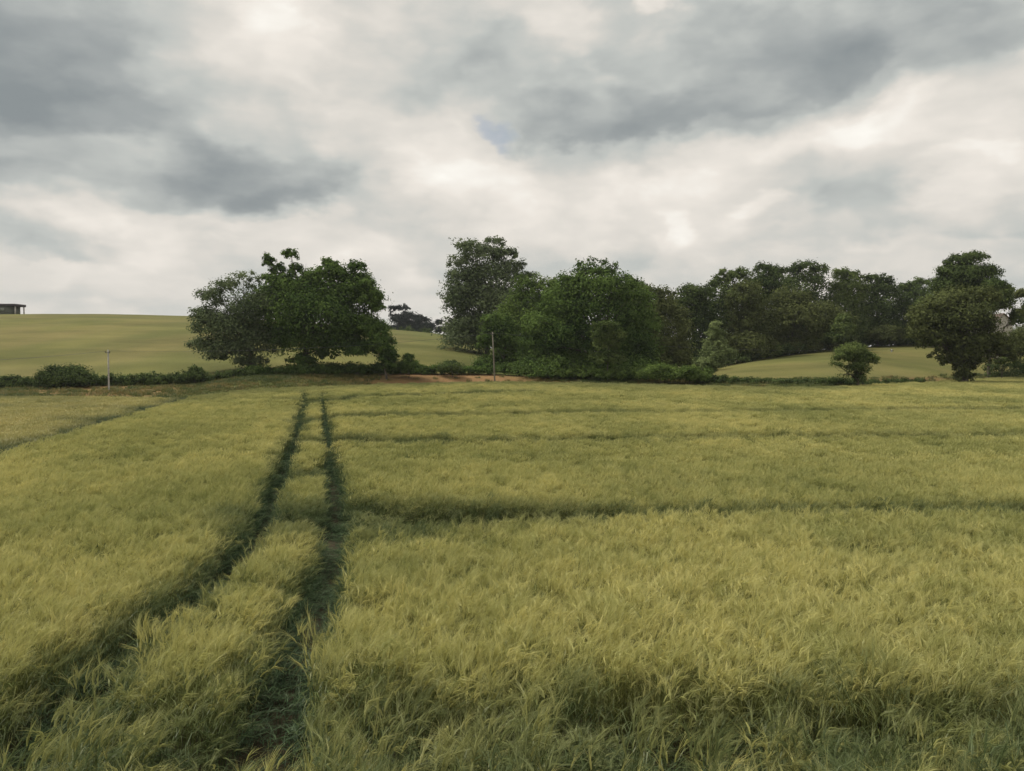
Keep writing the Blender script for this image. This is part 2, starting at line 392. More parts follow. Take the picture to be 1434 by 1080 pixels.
def proto(kind, i, rng):
    Vs, Fs, Ms = [], [], []
    if kind == 'near':
        for k in range(11): barley(Vs, Fs, Ms, rng, rv(.13 * math.sqrt(rng.rand()), rng.uniform(0, 2 * pi)))
        mm = [m_leaf, m_head]
    elif kind == 'mid':
        for k in range(30): barley(Vs, Fs, Ms, rng, rv(.27 * math.sqrt(rng.rand()), rng.uniform(0, 2 * pi)), fat=1.7, nleaf=2, awns=6)
        mm = [m_leaf, m_head]
    elif kind == 'far':
        for k in range(60): barley(Vs, Fs, Ms, rng, rv(.52 * math.sqrt(rng.rand()), rng.uniform(0, 2 * pi)), fat=3.2, nleaf=1, awns=4)
        mm = [m_leaf, m_head]
    elif kind == 'low':
        for k in range(60): blades(Vs, Fs, Ms, rng, rv(.5 * math.sqrt(rng.rand()), rng.uniform(0, 2 * pi)), .38, 3.0, 3)
        mm = [m_low]
    elif kind == 'verge':
        for k in range(10): blades(Vs, Fs, Ms, rng, rv(.14 * math.sqrt(rng.rand()), rng.uniform(0, 2 * pi)), .42, 1.3, 3)
        if i % 2:
            for k in range(3): barley(Vs, Fs, Ms, rng, rv(.12, rng.uniform(0, 6)), h=.55)
            mm = [m_verge, m_head]
        else: mm = [m_verge, m_head]
    elif kind == 'tuft':
        for k in range(26): blades(Vs, Fs, Ms, rng, rv(.5 * math.sqrt(rng.rand()), rng.uniform(0, 2 * pi)), .45, 3.5, 3)
        mm = [m_verge]
    return mesh_np(f'{kind}_clump_{i:02d}', np.array(Vs), np.array(Fs), None, mats=mm, midx=Ms, link=False)
protos = {}
for kind, n in (('near', 10), ('mid', 8), ('far', 8), ('low', 6), ('verge', 8), ('tuft', 6)):
    c = bpy.data.collections.new(kind + '_clumps'); rng = np.random.RandomState(sum(map(ord, kind)))
    for i in range(n): c.objects.link(proto(kind, i, rng))
    protos[kind] = (c, n)

def scatter(name, kind, pts, rng, hs, green, label, cat=None, tilt=.15):
    """one mesh of points that carries clumps of plants"""
    c, n = protos[kind]; m = len(pts)
    rot = np.stack([rng.normal(0, tilt * .6, m), rng.normal(.05, tilt, m), rng.normal(0, .9, m)], -1)
    s = rng.uniform(.88, 1.12, m)
    scl = np.stack([s, s, s * hs], -1)
    me = bpy.data.meshes.new(name); me.vertices.add(m); me.vertices.foreach_set('co', np.asarray(pts, np.float32).ravel())
    for k, a, ty in (('rot', rot, 'FLOAT_VECTOR'), ('scl', scl, 'FLOAT_VECTOR')):
        q = me.attributes.new(k, ty, 'POINT'); q.data.foreach_set('vector', a.astype(np.float32).ravel())
    q = me.attributes.new('idx', 'INT', 'POINT'); q.data.foreach_set('value', rng.randint(0, n, m).astype(np.int32))
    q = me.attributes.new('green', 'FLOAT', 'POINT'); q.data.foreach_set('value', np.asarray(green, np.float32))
    o = bpy.data.objects.new(name, me); col.objects.link(o)
    ng = bpy.data.node_groups.new(name + '_spread', 'GeometryNodeTree')
    ng.interface.new_socket('Geometry', in_out='INPUT', socket_type='NodeSocketGeometry')
    ng.interface.new_socket('Geometry', in_out='OUTPUT', socket_type='NodeSocketGeometry')
    gi = ng.nodes.new('NodeGroupInput'); go = ng.nodes.new('NodeGroupOutput')
    ip = ng.nodes.new('GeometryNodeInstanceOnPoints'); ci = ng.nodes.new('GeometryNodeCollectionInfo')
    ci.inputs['Collection'].default_value = c; ci.inputs['Separate Children'].default_value = True; ci.inputs['Reset Children'].default_value = True
    def na(nm, ty):
        a = ng.nodes.new('GeometryNodeInputNamedAttribute'); a.data_type = ty; a.inputs['Name'].default_value = nm; return a.outputs['Attribute']
    er = ng.nodes.new('FunctionNodeEulerToRotation')
    ng.links.new(na('rot', 'FLOAT_VECTOR'), er.inputs[0]); ng.links.new(er.outputs[0], ip.inputs['Rotation'])
    ng.links.new(na('scl', 'FLOAT_VECTOR'), ip.inputs['Scale']); ng.links.new(na('idx', 'INT'), ip.inputs['Instance Index'])
    ip.inputs['Pick Instance'].default_value = True
    ng.links.new(gi.outputs[0], ip.inputs['Points']); ng.links.new(ci.outputs[0], ip.inputs['Instance']); ng.links.new(ip.outputs[0], go.inputs[0])
    md = o.modifiers.new('spread', 'NODES'); md.node_group = ng
    tag(o, label, cat, None, 'stuff')
    return o

# tracks: polylines on the ground, read off the photograph at crop-top height
def poly(pp, h=.7): return np.array([on_ground(a, b, h) for a, b in pp])
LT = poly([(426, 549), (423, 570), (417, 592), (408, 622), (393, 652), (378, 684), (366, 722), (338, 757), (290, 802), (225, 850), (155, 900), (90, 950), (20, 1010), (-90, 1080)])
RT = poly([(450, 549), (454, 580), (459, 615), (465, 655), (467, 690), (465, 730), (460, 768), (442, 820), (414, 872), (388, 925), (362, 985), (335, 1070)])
XT = [  # cross tracks: polyline, half width, depth of the dip (share of plant height), dark green tint (greener plants plus the dip's shade as colour)
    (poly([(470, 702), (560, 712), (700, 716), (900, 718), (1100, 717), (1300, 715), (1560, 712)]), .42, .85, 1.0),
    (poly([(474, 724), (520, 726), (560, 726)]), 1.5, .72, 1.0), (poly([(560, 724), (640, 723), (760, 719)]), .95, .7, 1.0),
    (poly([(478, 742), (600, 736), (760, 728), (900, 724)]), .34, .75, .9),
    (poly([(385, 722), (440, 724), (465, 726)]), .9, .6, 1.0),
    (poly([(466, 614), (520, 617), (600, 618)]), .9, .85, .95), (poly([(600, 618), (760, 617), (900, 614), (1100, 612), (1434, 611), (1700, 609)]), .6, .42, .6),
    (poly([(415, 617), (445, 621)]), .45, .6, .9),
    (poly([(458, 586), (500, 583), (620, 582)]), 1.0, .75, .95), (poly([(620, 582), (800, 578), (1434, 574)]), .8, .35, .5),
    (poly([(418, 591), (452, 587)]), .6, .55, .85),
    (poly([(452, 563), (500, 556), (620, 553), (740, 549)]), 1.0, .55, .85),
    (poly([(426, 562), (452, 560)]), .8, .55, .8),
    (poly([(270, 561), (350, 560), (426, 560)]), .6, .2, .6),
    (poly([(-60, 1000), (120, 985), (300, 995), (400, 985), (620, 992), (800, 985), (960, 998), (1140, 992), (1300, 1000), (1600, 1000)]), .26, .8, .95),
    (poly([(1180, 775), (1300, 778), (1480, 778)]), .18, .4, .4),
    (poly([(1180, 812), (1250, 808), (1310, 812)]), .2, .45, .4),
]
def pdist(x, y, P):
    d = np.full(len(x), 1e9)
    for a, b in zip(P[:-1], P[1:]):
        ab = b - a; t_ = np.clip(((x - a[0]) * ab[0] + (y - a[1]) * ab[1]) / (ab @ ab), 0, 1)
        d = np.minimum(d, np.hypot(x - a[0] - t_ * ab[0], y - a[1] - t_ * ab[1]))
    return d
B0 = on_ground(0, 636, .6); B1 = on_ground(258, 559, .6)
BN = np.array([(B1 - B0)[1], -(B1 - B0)[0]]); BN = BN / np.linalg.norm(BN)      # points to the right (main field)
def bside(x, y): return (x - B0[0]) * BN[0] + (y - B0[1]) * BN[1]

def grid(y0, y1, s, rng, margin=10, k=.74):
    P = []
    for yy in np.arange(y0, y1, s):
        xm = k * yy + margin
        xx = np.arange(-xm, xm, s)
        P.append(np.stack([xx, np.full(len(xx), yy)], -1))
    P = np.concatenate(P)
    return P + rng.uniform(-.5, .5, P.shape) * s
def crop(name, kind, y0, y1, s, seed, r, label):
    rng = np.random.RandomState(seed)
    P = grid(y0, y1, s, rng); x, y = P[:, 0], P[:, 1]
    e = colval(x, y, 1)
    sd_ = bside(x, y)
    keep = (y < e) & (sd_ > .45 + r * .6)
    hs = 1 + .08 * fbm(x, y * 1.4, 3, 3, 3.5) + .16 * fbm(x, y * 1.3, 4, 3, .8) * np.clip(30 / y, .3, 1)
    green = np.clip(.10 * fbm(x, y * 1.6, 9, 3, 9), 0, 1)
    # headland at the far side and plants round the boundary are greener
    green = np.maximum(green, .42 * sstep(1 - (e - y) / 16) * (x < 40))
    green = np.maximum(green, .25 * np.exp(-((sd_) / .8) ** 2))
    wv = .06 * np.sin(x * 1.1 + y * .7) + .05 * np.sin(y * .9 - x * .4)
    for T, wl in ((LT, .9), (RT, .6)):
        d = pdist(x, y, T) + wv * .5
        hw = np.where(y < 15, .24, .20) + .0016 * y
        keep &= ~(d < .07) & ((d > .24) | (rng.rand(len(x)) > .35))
        green = np.maximum(green, 1.0 * (1 - sstep((d - hw - .05) / (.45 * wl))))  # wheel tracks: greener plants, with the shade between the rows tinted in
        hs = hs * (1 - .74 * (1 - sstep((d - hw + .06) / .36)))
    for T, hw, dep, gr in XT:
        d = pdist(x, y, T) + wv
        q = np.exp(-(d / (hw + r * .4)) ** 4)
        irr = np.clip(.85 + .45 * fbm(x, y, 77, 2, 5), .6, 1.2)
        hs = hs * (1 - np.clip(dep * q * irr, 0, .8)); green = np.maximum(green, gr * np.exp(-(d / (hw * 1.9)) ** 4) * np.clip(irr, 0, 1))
    # a weedy dark green spot between the wheel tracks
    sp = on_ground(427, 664, .6); d = np.hypot((x - sp[0]) / .55, (y - sp[1]) / 1.7); green = np.maximum(green, np.exp(-d ** 4)); hs = hs * (1 - .6 * np.exp(-d ** 2))
    # lodged patches near the camera
    lod = np.clip(1.6 * (fbm(x, y * 1.7, 55, 3, 2.2) - .45), 0, 1) * (y < 15)
    hs = hs * (1 - .8 * lod); green = np.maximum(green, lod * .9)
    keep &= rng.rand(len(x)) > lod * .4
    edge = sstep((6.3 - y) / 1.2)                       # ragged near edge of the crop, thin and weedy
    keep &= rng.rand(len(x)) > edge * np.clip(.35 + .8 * fbm(x, y, 91, 2, 1.3), 0, .95)
    keep &= ~((((x - .6) / .8) ** 2 + ((y - 4.9) / .75) ** 2) < rng.uniform(.3, 1.2, len(x)))
    green = np.maximum(green, edge * np.clip(.55 + .7 * fbm(x, y, 92, 3, 1.0), 0, .8))  # green of the weeds, deepened to carry the shade on them
    x, y, hs, green = x[keep], y[keep], hs[keep], green[keep]
    return scatter(name, kind, np.stack([x, y, gz(x, y) - .02], -1), rng, hs, green, label)
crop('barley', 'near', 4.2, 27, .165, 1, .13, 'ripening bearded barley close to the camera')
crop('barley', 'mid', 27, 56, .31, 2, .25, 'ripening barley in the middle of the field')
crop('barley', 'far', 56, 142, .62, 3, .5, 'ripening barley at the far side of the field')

# low tan crop of the neighbouring field on the left
rng = np.random.RandomState(11)
P = grid(24, 82, .62, rng); x, y = P[:, 0], P[:, 1]
k = (bside(x, y) < -.35) & (y < colval(x, y, 1) + 4)
x, y = x[k], y[k]
scatter('young_crop', 'low', np.stack([x, y, gz(x, y)], -1), rng, 1 + .12 * fbm(x, y, 6, 3, 6), np.clip(.35 * fbm(x, y * 1.5, 19, 3, 14) + .9 * np.exp(-((bside(x, y) + .4) / 1.9) ** 2), 0, 1), 'short tan-green crop of the neighbouring field on the left')
# verge beside the camera
rng = np.random.RandomState(12)
P = grid(1.0, 5.3, .15, rng, 8.0); x, y = P[:, 0], P[:, 1]
fb = fbm(x, y, 21, 3, 1.6)
dryp = np.exp(-(((x - .55) / .75) ** 2 + ((y - 5.0) / .5) ** 2))
k = rng.rand(len(x)) > .75 * dryp - .1 + .35 * (fb > .55)
x, y, fb = x[k], y[k], fb[k]
scatter('verge_grass', 'verge', np.stack([x, y, gz(x, y) - .02], -1), rng, 1 + .3 * fb, np.clip(-.5 * fb, 0, .6), 'rough weedy grass at the near edge of the barley', tilt=.22)
# grass on the bank at the far side of the field
rng = np.random.RandomState(13)
P = grid(68, 150, .8, rng, 12); x, y = P[:, 0], P[:, 1]
e = colval(x, y, 1); b = colval(x, y, 2)
px = 717 + F * x / y
dm = np.clip(np.exp(-((px - 640) / 130) ** 4) * 1.2 + .6 * np.exp(-((px - 1280) / 90) ** 4) + .6 * np.exp(-((px - 130) / 150) ** 4), 0, .93)
k = (y > e + .2) & (y < b + 3) & (rng.rand(len(x)) > dm) & ~((y < e + 5) & (px < 262))
x, y = x[k], y[k]
scatter('bank_grass', 'tuft', np.stack([x, y, gz(x, y)], -1), rng, .8 + .3 * fbm(x, y, 6, 3, 6), np.clip(.1 + .3 * fbm(x, y, 29, 3, 8), 0, 1), 'grass and weeds on the bank along the far hedge')

# ------------------------------------------------------------------ trees
def leafmat(name, dark, light, transl=.3):
    m, t, p = mat(name); t.nodes.remove(p); o = t.nodes['Material Output']
    a = tn(t, 'ShaderNodeAttribute', attribute_name='tint')
    n = tnoise(t, .5, 3)
    ad = tn(t, 'ShaderNodeMath', operation='MULTIPLY_ADD'); t.links.new(n.outputs[0], ad.inputs[0]); ad.inputs[1].default_value = .5; t.links.new(a.outputs['Fac'], ad.inputs[2])
    sb = tn(t, 'ShaderNodeMath', operation='SUBTRACT', use_clamp=True); t.links.new(ad.outputs[0], sb.inputs[0]); sb.inputs[1].default_value = .25
    c = tmix(t, sb.outputs[0], dark, light)
    d = tn(t, 'ShaderNodeBsdfDiffuse'); tr = tn(t, 'ShaderNodeBsdfTranslucent'); t.links.new(c, d.inputs[0]); t.links.new(c, tr.inputs[0])
    mx1 = tn(t, 'ShaderNodeMixShader'); mx1.inputs[0].default_value = transl
    t.links.new(d.outputs[0], mx1.inputs[1]); t.links.new(tr.outputs[0], mx1.inputs[2]); t.links.new(mx1.outputs[0], o.inputs['Surface'])
    return m
LM = {
    'deep':   leafmat('leaf_deep_green', (.036, .064, .020), (.135, .20, .052)),
    'dark':   leafmat('leaf_dark_green', (.032, .050, .021), (.115, .155, .052)),
    'fresh':  leafmat('leaf_fresh_green', (.052, .085, .024), (.16, .22, .058)),
    'grey':   leafmat('leaf_grey_green', (.060, .084, .040), (.16, .195, .095)),
    'olive':  leafmat('leaf_olive', (.055, .068, .026), (.15, .172, .062)),
    'blue':   leafmat('leaf_dark_haze_tint', (.024, .032, .029), (.050, .060, .050)),  # distance haze mixed into the leaf colour of the far trees
    'pale':   leafmat('leaf_pale_green', (.095, .125, .048), (.215, .26, .11)),
    'mid':    leafmat('leaf_mid_green', (.046, .070, .024), (.15, .19, .06)),
}
mbark, t, p = mat('bark')
nb = tnoise(t, 5, 5, (1, 1, .3)); t.links.new(tramp(t, nb.outputs[0], [(.3, (.045, .037, .027)), (.7, (.13, .112, .085))]), p.inputs['Base Color'])
bb = tn(t, 'ShaderNodeBump'); bb.inputs['Strength'].default_value = .6; t.links.new(nb.outputs[0], bb.inputs['Height']); t.links.new(bb.outputs[0], p.inputs['Normal'])

def tube(Vs, Fs, pts, rad, n=7):
    base = sum(len(v) for v in Vs)
    pts = np.asarray(pts, float); m = len(pts)
    th = np.linspace(0, 2 * pi, n, endpoint=False)
    rings = []
    for i in range(m):
        d = pts[min(i + 1, m - 1)] - pts[max(i - 1, 0)]; d = d / (np.linalg.norm(d) + 1e-9)
        u = np.cross(d, (0.31, .95, .05)); u /= np.linalg.norm(u) + 1e-9; v = np.cross(d, u)
        rings.append(pts[i] + rad[i] * (np.cos(th)[:, None] * u + np.sin(th)[:, None] * v))
    Vs.append(np.concatenate(rings))
    q = []
    for i in range(m - 1):
        for k_ in range(n):
            q.append((base + i * n + k_, base + i * n + (k_ + 1) % n, base + (i + 1) * n + (k_ + 1) % n, base + (i + 1) * n + k_))
    Fs.append(np.array(q))
def leaves(lobes, n, size, rng, flat=.75, clump=.26):
    n = int(n * 2.7); size = size * .74; clump = clump * 1.12
    """lobes: rows (x,y,z,rx,ry,rz,density)"""
    lobes = np.asarray(lobes, float)
    area = (lobes[:, 3] * lobes[:, 5] + .3 * lobes[:, 3] ** 2) * lobes[:, 6]
    cnt = np.maximum((area / area.sum() * n), 20).astype(int)
    Cs, Ts, NN = [], [], []
    for lb, c in zip(lobes, cnt):
        nc = max(8, int(c / 34))
        d = rng.normal(0, 1, (nc, 3)); d /= np.linalg.norm(d, axis=1)[:, None]
        d[:, 2] = np.where(d[:, 2] < -.55, -d[:, 2] * .5, d[:, 2])
        rr = rng.uniform(.35, 1.0, nc) ** .55
        rr *= 1 + .12 * np.clip(rng.normal(0, 1, nc), -2, 1.6)
        cc = lb[:3] + d * rr[:, None] * lb[3:6]
        k_ = rng.randint(0, nc, c)
        rad = np.maximum(lb[3:6].mean() * clump * rng.uniform(.6, 1.5, nc), .35)
        off = np.clip(rng.normal(0, .55, (c, 3)), -1.15, 1.15) * rad[k_][:, None]; off[:, 2] *= flat
        Cs.append(cc[k_] + off)
        on = off / (rad[k_][:, None] * .55); ol = d[k_]; NN.append(on * .55 + ol * .7 + np.array((0, 0, .55)) + rng.normal(0, .55, (c, 3)))
        lt = rng.normal(0, .13)
        tt = rng.uniform(.1, .75, nc) 
        Ts.append(np.clip(tt[k_] + lt + rng.normal(0, .10, c), 0, 1))
    C = np.concatenate(Cs); T = np.concatenate(Ts); m = len(C)
    nn = np.concatenate(NN); nn /= np.linalg.norm(nn, axis=1)[:, None]
    a = rng.normal(0, 1, (m, 3)); a -= (a * nn).sum(1)[:, None] * nn; a /= np.linalg.norm(a, axis=1)[:, None]
    b = np.cross(nn, a)
    s = size * rng.uniform(.6, 1.4, m)[:, None]
    V = np.stack([C - a * s * .6, C + b * s * .36, C + a * s * .6, C - b * s * .36], 1).reshape(-1, 3)
    Fq = np.arange(4 * m).reshape(m, 4)
    return V, Fq, np.repeat(T, 4)
def tree(name, label, cat, Y, bpx, lobes, lm, n=9000, size=.38, trunk=.35, group=None, seed=0, bpy_=None, depth=.85, clump=.26, jit=.25, flat=.75, fill=False):
    """lobes given as pixel ellipses (px, py, rx, ry[, density]) at distance Y"""
    rng = np.random.RandomState(seed + int(bpx) * 7 + int(Y))
    bx = (bpx - 717) / F * Y * 1.0; bz = float(gz(bx, Y)) - .05
    o = empty(name, (bx, Y, bz)); tag(o, label, cat, group)
    LB = []
    for lb in lobes:
        px_, py_, rx, ry = lb[:4]; dn = lb[4] if len(lb) > 4 else 1.0
        q = at(px_, py_, Y); w = rx / F * Y; h_ = ry / F * Y; dp = max(w, h_) * depth
        LB.append((q[0] - bx, rng.uniform(-jit, jit) * dp, q[2] - bz, w, dp, h_, dn))
    if fill:                                   # skirts of low foliage down to the ground
        A = np.array(LB); low = A[A[:, 2].argmin()]; w = (A[:, 0] + A[:, 3]).max() - (A[:, 0] - A[:, 3]).min(); cx_ = .5 * ((A[:, 0] + A[:, 3]).max() + (A[:, 0] - A[:, 3]).min())
        zt_ = max(low[2], 1.5)
        for q_ in (-.3, 0, .3):
            LB.append((cx_ + q_ * w, rng.uniform(-1, 1), zt_ * .45, w * .26, w * .3, zt_ * .55, .8))
            LB.append((cx_ + q_ * w * .9, rng.uniform(0, 2), zt_ * 1.0, w * .26, w * .3, zt_ * .5, .8))
    V, Fq, T = leaves(LB, n, size, rng, clump=clump, flat=flat)
    k_ = V[:, 2].reshape(-1, 4).min(1) < .05
    if k_.any():
        V[:, 2] = np.maximum(V[:, 2], .05 + .3 * (T if True else 0))
    mesh_np('crown', V, Fq, LM[lm], parent=o, attrs={'tint': T})
    if trunk:
        Vs, Fs = [], []
        LBa = np.array(LB); top = LBa[:, 2].max(); cz = (LBa[:, 2] * LBa[:, 3] * LBa[:, 5]).sum() / (LBa[:, 3] * LBa[:, 5]).sum()
        cx = (LBa[:, 0] * LBa[:, 3] * LBa[:, 5]).sum() / (LBa[:, 3] * LBa[:, 5]).sum()
        fork = np.array((cx * .25, 0, max(cz * .42, .4)))
        tube(Vs, Fs, [(0, 0, -.3), (rng.uniform(-.05, .05), 0, .25), fork * .55, fork, np.array((cx * .8, 0, cz * .85))], [trunk * 1.35, trunk, trunk * .85, trunk * .75, trunk * .45], 9)
        for lb in LBa:
            e_ = lb[:3] + np.array((0, 0, lb[5] * .35)); mid_ = fork * .45 + e_ * .55 + rng.normal(0, .25, 3); mid_[2] += .15 * (e_[2] - fork[2])
            s0 = fork * (1 if e_[2] > fork[2] else .75)
            r0 = trunk * .42
            tube(Vs, Fs, [s0, (s0 + mid_) / 2 + rng.normal(0, .12, 3), mid_, e_], [r0, r0 * .75, r0 * .5, r0 * .12], 5)
            for kk in range(4):
                tip = lb[:3] + rng.normal(0, .5, 3) * lb[3:6]; tube(Vs, Fs, [mid_, (mid_ + tip) / 2 + rng.normal(0, .15, 3), tip], [r0 * .35, r0 * .22, r0 * .05], 4)
        mesh_np('trunk', np.concatenate(Vs), np.concatenate(Fs), mbark, parent=o, smooth=True)
    return o

# --- the group on the left
gl_ = 'three big trees grouped on the hedge line'
tree('broadleaf_tree', 'light feathery tree with an open see-through top, leftmost of the three grouped trees', 'tree', 106, 355,
     [(318, 402, 24, 14, .75), (296, 418, 22, 20, .9), (340, 386, 26, 6, .3), (355, 398, 16, 12, .35), (285, 440, 20, 12), (300, 455, 30, 22), (345, 440, 34, 26), (370, 425, 28, 20),
      (285, 482, 24, 10), (320, 488, 42, 18), (355, 480, 36, 28), (345, 508, 26, 12), (330, 462, 44, 26), (300, 500, 16, 6, .6)],
     'grey', 13000, .34, .34, gl_, 1)
tree('broadleaf_tree', 'tallest dark green tree with a knobbly two-part top, middle of the three grouped trees', 'tree', 107, 425,
     [(378, 366, 11, 9), (390, 378, 12, 10), (406, 358, 12, 9), (412, 377, 11, 9), (372, 388, 9, 6, .9), (395, 394, 22, 10), (380, 412, 26, 16), (420, 405, 40, 22), (400, 440, 40, 34), (450, 440, 55, 46),
      (458, 372, 14, 11), (472, 382, 24, 14), (446, 390, 26, 14), (500, 376, 15, 10), (500, 394, 20, 16), (490, 415, 40, 28), (425, 480, 38, 24), (470, 480, 42, 26), (425, 506, 22, 10), (455, 498, 14, 8, .8), (400, 470, 30, 20), (490, 455, 34, 34)],
     'deep', 26000, .40, .5, gl_, 2)
tree('broadleaf_tree', 'narrow tree with low drooping dark branches, rightmost of the three grouped trees', 'tree', 105, 541,
     [(520, 418, 15, 16), (512, 400, 14, 10), (528, 432, 10, 8), (508, 455, 14, 12), (524, 462, 19, 18), (535, 482, 19, 18), (543, 500, 13, 16), (515, 488, 18, 14), (500, 492, 16, 8), (545, 512, 10, 9)],
     'deep', 9000, .34, .16, gl_, 3)
# --- tall grey-green tree and the trees in the middle
tree('tall_tree', 'tall grey-green tree with an airy rounded top standing behind the middle trees', 'tree', 152, 682,
     [(660, 347, 24, 12, .7), (692, 340, 16, 10, .7), (676, 358, 34, 16, .85), (640, 368, 16, 11, .7), (708, 358, 20, 12, .8), (722, 374, 16, 12, .7), (650, 392, 28, 22), (690, 385, 42, 24), (660, 420, 38, 32), (700, 425, 44, 36),
      (642, 425, 22, 28), (655, 450, 28, 16), (690, 460, 40, 20), (735, 390, 18, 12, .7)],
     'grey', 22000, .5, .6, None, 4, fill=True)
gm = 'broad trees at the middle of the hedge line'
tree('broadleaf_tree', 'bright green tree between the tall grey-green tree and the broad dome-shaped one', 'tree', 128, 748,
     [(738, 400, 22, 14), (765, 405, 22, 18), (745, 425, 34, 26), (775, 430, 26, 28), (730, 450, 34, 30), (765, 465, 40, 34), (715, 440, 20, 20), (740, 490, 40, 24)],
     'fresh', 15000, .42, .4, gm, 5, fill=True)
tree('broadleaf_tree', 'low rounded green tree growing over the slope behind the middle utility pole', 'tree', 122, 706,
     [(690, 452, 18, 14), (700, 470, 24, 20), (680, 478, 14, 14), (715, 485, 26, 20), (728, 505, 22, 14), (705, 462, 20, 16)],
     'deep', 9000, .38, .2, gm, 6, fill=True)
tree('broadleaf_tree', 'broad dome-shaped green tree with bare-looking twigs at its top, biggest in the middle', 'tree', 113, 848,
     [(812, 372, 10, 8, .35), (826, 368, 9, 9, .3), (843, 367, 8, 8, .3), (858, 372, 8, 8, .35), (835, 382, 34, 10, .8), (800, 395, 22, 14), (870, 396, 26, 12), (835, 405, 50, 20), (885, 420, 32, 24), (790, 425, 36, 26), (840, 440, 60, 36),
      (900, 450, 26, 26), (765, 455, 34, 24), (800, 475, 50, 32), (870, 480, 48, 34), (750, 488, 24, 18), (790, 508, 44, 16), (900, 495, 26, 22), (845, 510, 40, 14)],
     'deep', 32000, .40, .5, gm, 7, fill=True)
tree('small_tree', 'small tree with a ragged pale crown standing before the broad dome-shaped tree', 'tree', 105, 851,
     [(850, 457, 20, 9, .8), (838, 468, 15, 9, .6), (862, 470, 16, 10, .7), (850, 482, 22, 12, .6), (842, 500, 18, 12, .5), (862, 505, 16, 12, .5)], 'mid', 2600, .30, .08, None, 8)
tree('broadleaf_tree', 'brownish green tree just right of the broad dome-shaped tree', 'tree', 132, 928,
     [(905, 410, 20, 12), (900, 455, 26, 30), (928, 412, 18, 10, .8), (918, 430, 34, 22), (940, 445, 24, 28), (946, 462, 22, 24), (912, 470, 30, 34), (938, 490, 30, 26)], 'olive', 13000, .42, .35, gm, 9, fill=True)
tree('conical_tree', 'light green cone-shaped young tree standing before the dark wood', 'tree', 103, 992,
     [(1002, 456, 7, 10), (1001, 470, 13, 12), (1002, 484, 18, 12), (1004, 496, 24, 11), (996, 508, 22, 10), (1018, 494, 14, 8, .7), (992, 518, 12, 8)], 'pale', 6500, .28, .13, None, 10, clump=.22)
# --- the wood behind
gw = 'trees of the wood on the rise'
WOOD = [  # base px, Y, lobes, leaf, label
    (965, 150, [(963, 407, 16, 9), (980, 412, 20, 12), (965, 430, 28, 24), (980, 460, 34, 34), (960, 495, 34, 24)], 'dark', 'dark wood tree with a notched top, just left of the conical tree'),
    (1020, 158, [(1018, 384, 13, 9), (1032, 388, 20, 11), (1010, 400, 22, 16), (1030, 420, 36, 26), (1000, 440, 30, 28), (1030, 465, 40, 34), (1000, 490, 34, 20)], 'mid', 'yellowish green wood tree with a flat square top, behind the conical tree'),
    (1078, 165, [(1070, 376, 16, 9), (1085, 384, 18, 12), (1065, 400, 28, 20), (1080, 425, 34, 30), (1070, 460, 36, 30), (1075, 485, 34, 16)], 'dark', 'dark wood tree with a round knob standing above its neighbours'),
    (1130, 172, [(1128, 374, 22, 8), (1110, 380, 14, 8), (1148, 378, 14, 9), (1128, 395, 38, 18), (1120, 425, 36, 28), (1140, 450, 36, 28)], 'dark', 'broad flat-topped dark tree at the highest part of the wood'),
    (1185, 174, [(1178, 384, 15, 9), (1195, 388, 14, 9), (1185, 405, 26, 18), (1178, 430, 32, 28), (1190, 455, 32, 24)], 'mid', 'twin-topped green wood tree right of the broad flat-topped one'),
    (1228, 176, [(1222, 391, 14, 7), (1240, 393, 14, 8), (1230, 410, 28, 18), (1225, 440, 32, 30), (1235, 462, 30, 18)], 'dark', 'dark wood tree where the wood outline steps down to the right'),
    (1282, 178, [(1268, 402, 12, 7), (1290, 397, 16, 7), (1280, 415, 26, 18), (1270, 440, 30, 24), (1290, 460, 34, 20)], 'dark', 'low dark wood tree left of the tall oak on the right'),
    (1322, 170, [(1318, 394, 13, 6, .7), (1322, 408, 18, 12), (1318, 430, 30, 22), (1310, 458, 30, 20)], 'mid', 'green wood tree showing over the left shoulder of the big ivy-clad tree'),
    (1050, 148, [(1045, 405, 20, 12), (1042, 422, 28, 20), (1055, 450, 34, 30), (1045, 480, 36, 22)], 'olive', 'brownish green tree in the front row of the wood, right of the conical tree'),
    (1108, 156, [(1110, 420, 30, 16), (1115, 445, 36, 26), (1100, 470, 34, 22), (1120, 482, 26, 14)], 'olive', 'olive green tree with a wide crown in the front row of the wood'),
    (1160, 160, [(1150, 440, 26, 18), (1165, 455, 30, 22), (1160, 475, 34, 14)], 'olive', 'pale olive tree hanging over the right field, below the broad flat-topped one'),
    (1182, 151, [(1181, 450, 10, 9), (1180, 462, 15, 10), (1174, 474, 18, 8)], 'mid', 'small light tree at the wood edge above the little ivy-clad tree'),
    (790, 140, [(795, 400, 12, 10), (778, 398, 9, 8), (790, 420, 22, 18), (790, 450, 26, 26)], 'dark', 'dark tree peeping between the bright green tree and the broad dome'),
    (895, 150, [(893, 404, 14, 9), (880, 412, 18, 12), (895, 440, 24, 30)], 'dark', 'dark tree half hidden behind the right shoulder of the broad dome'),
]
for i, (bp_, Yw, lb, lm, lab) in enumerate(WOOD):
    tree('wood_tree', lab, 'tree', Yw, bp_, lb, lm, 12000 if len(lb) > 4 else 8000, .5, .32, gw, 20 + i, fill=Yw != 151)
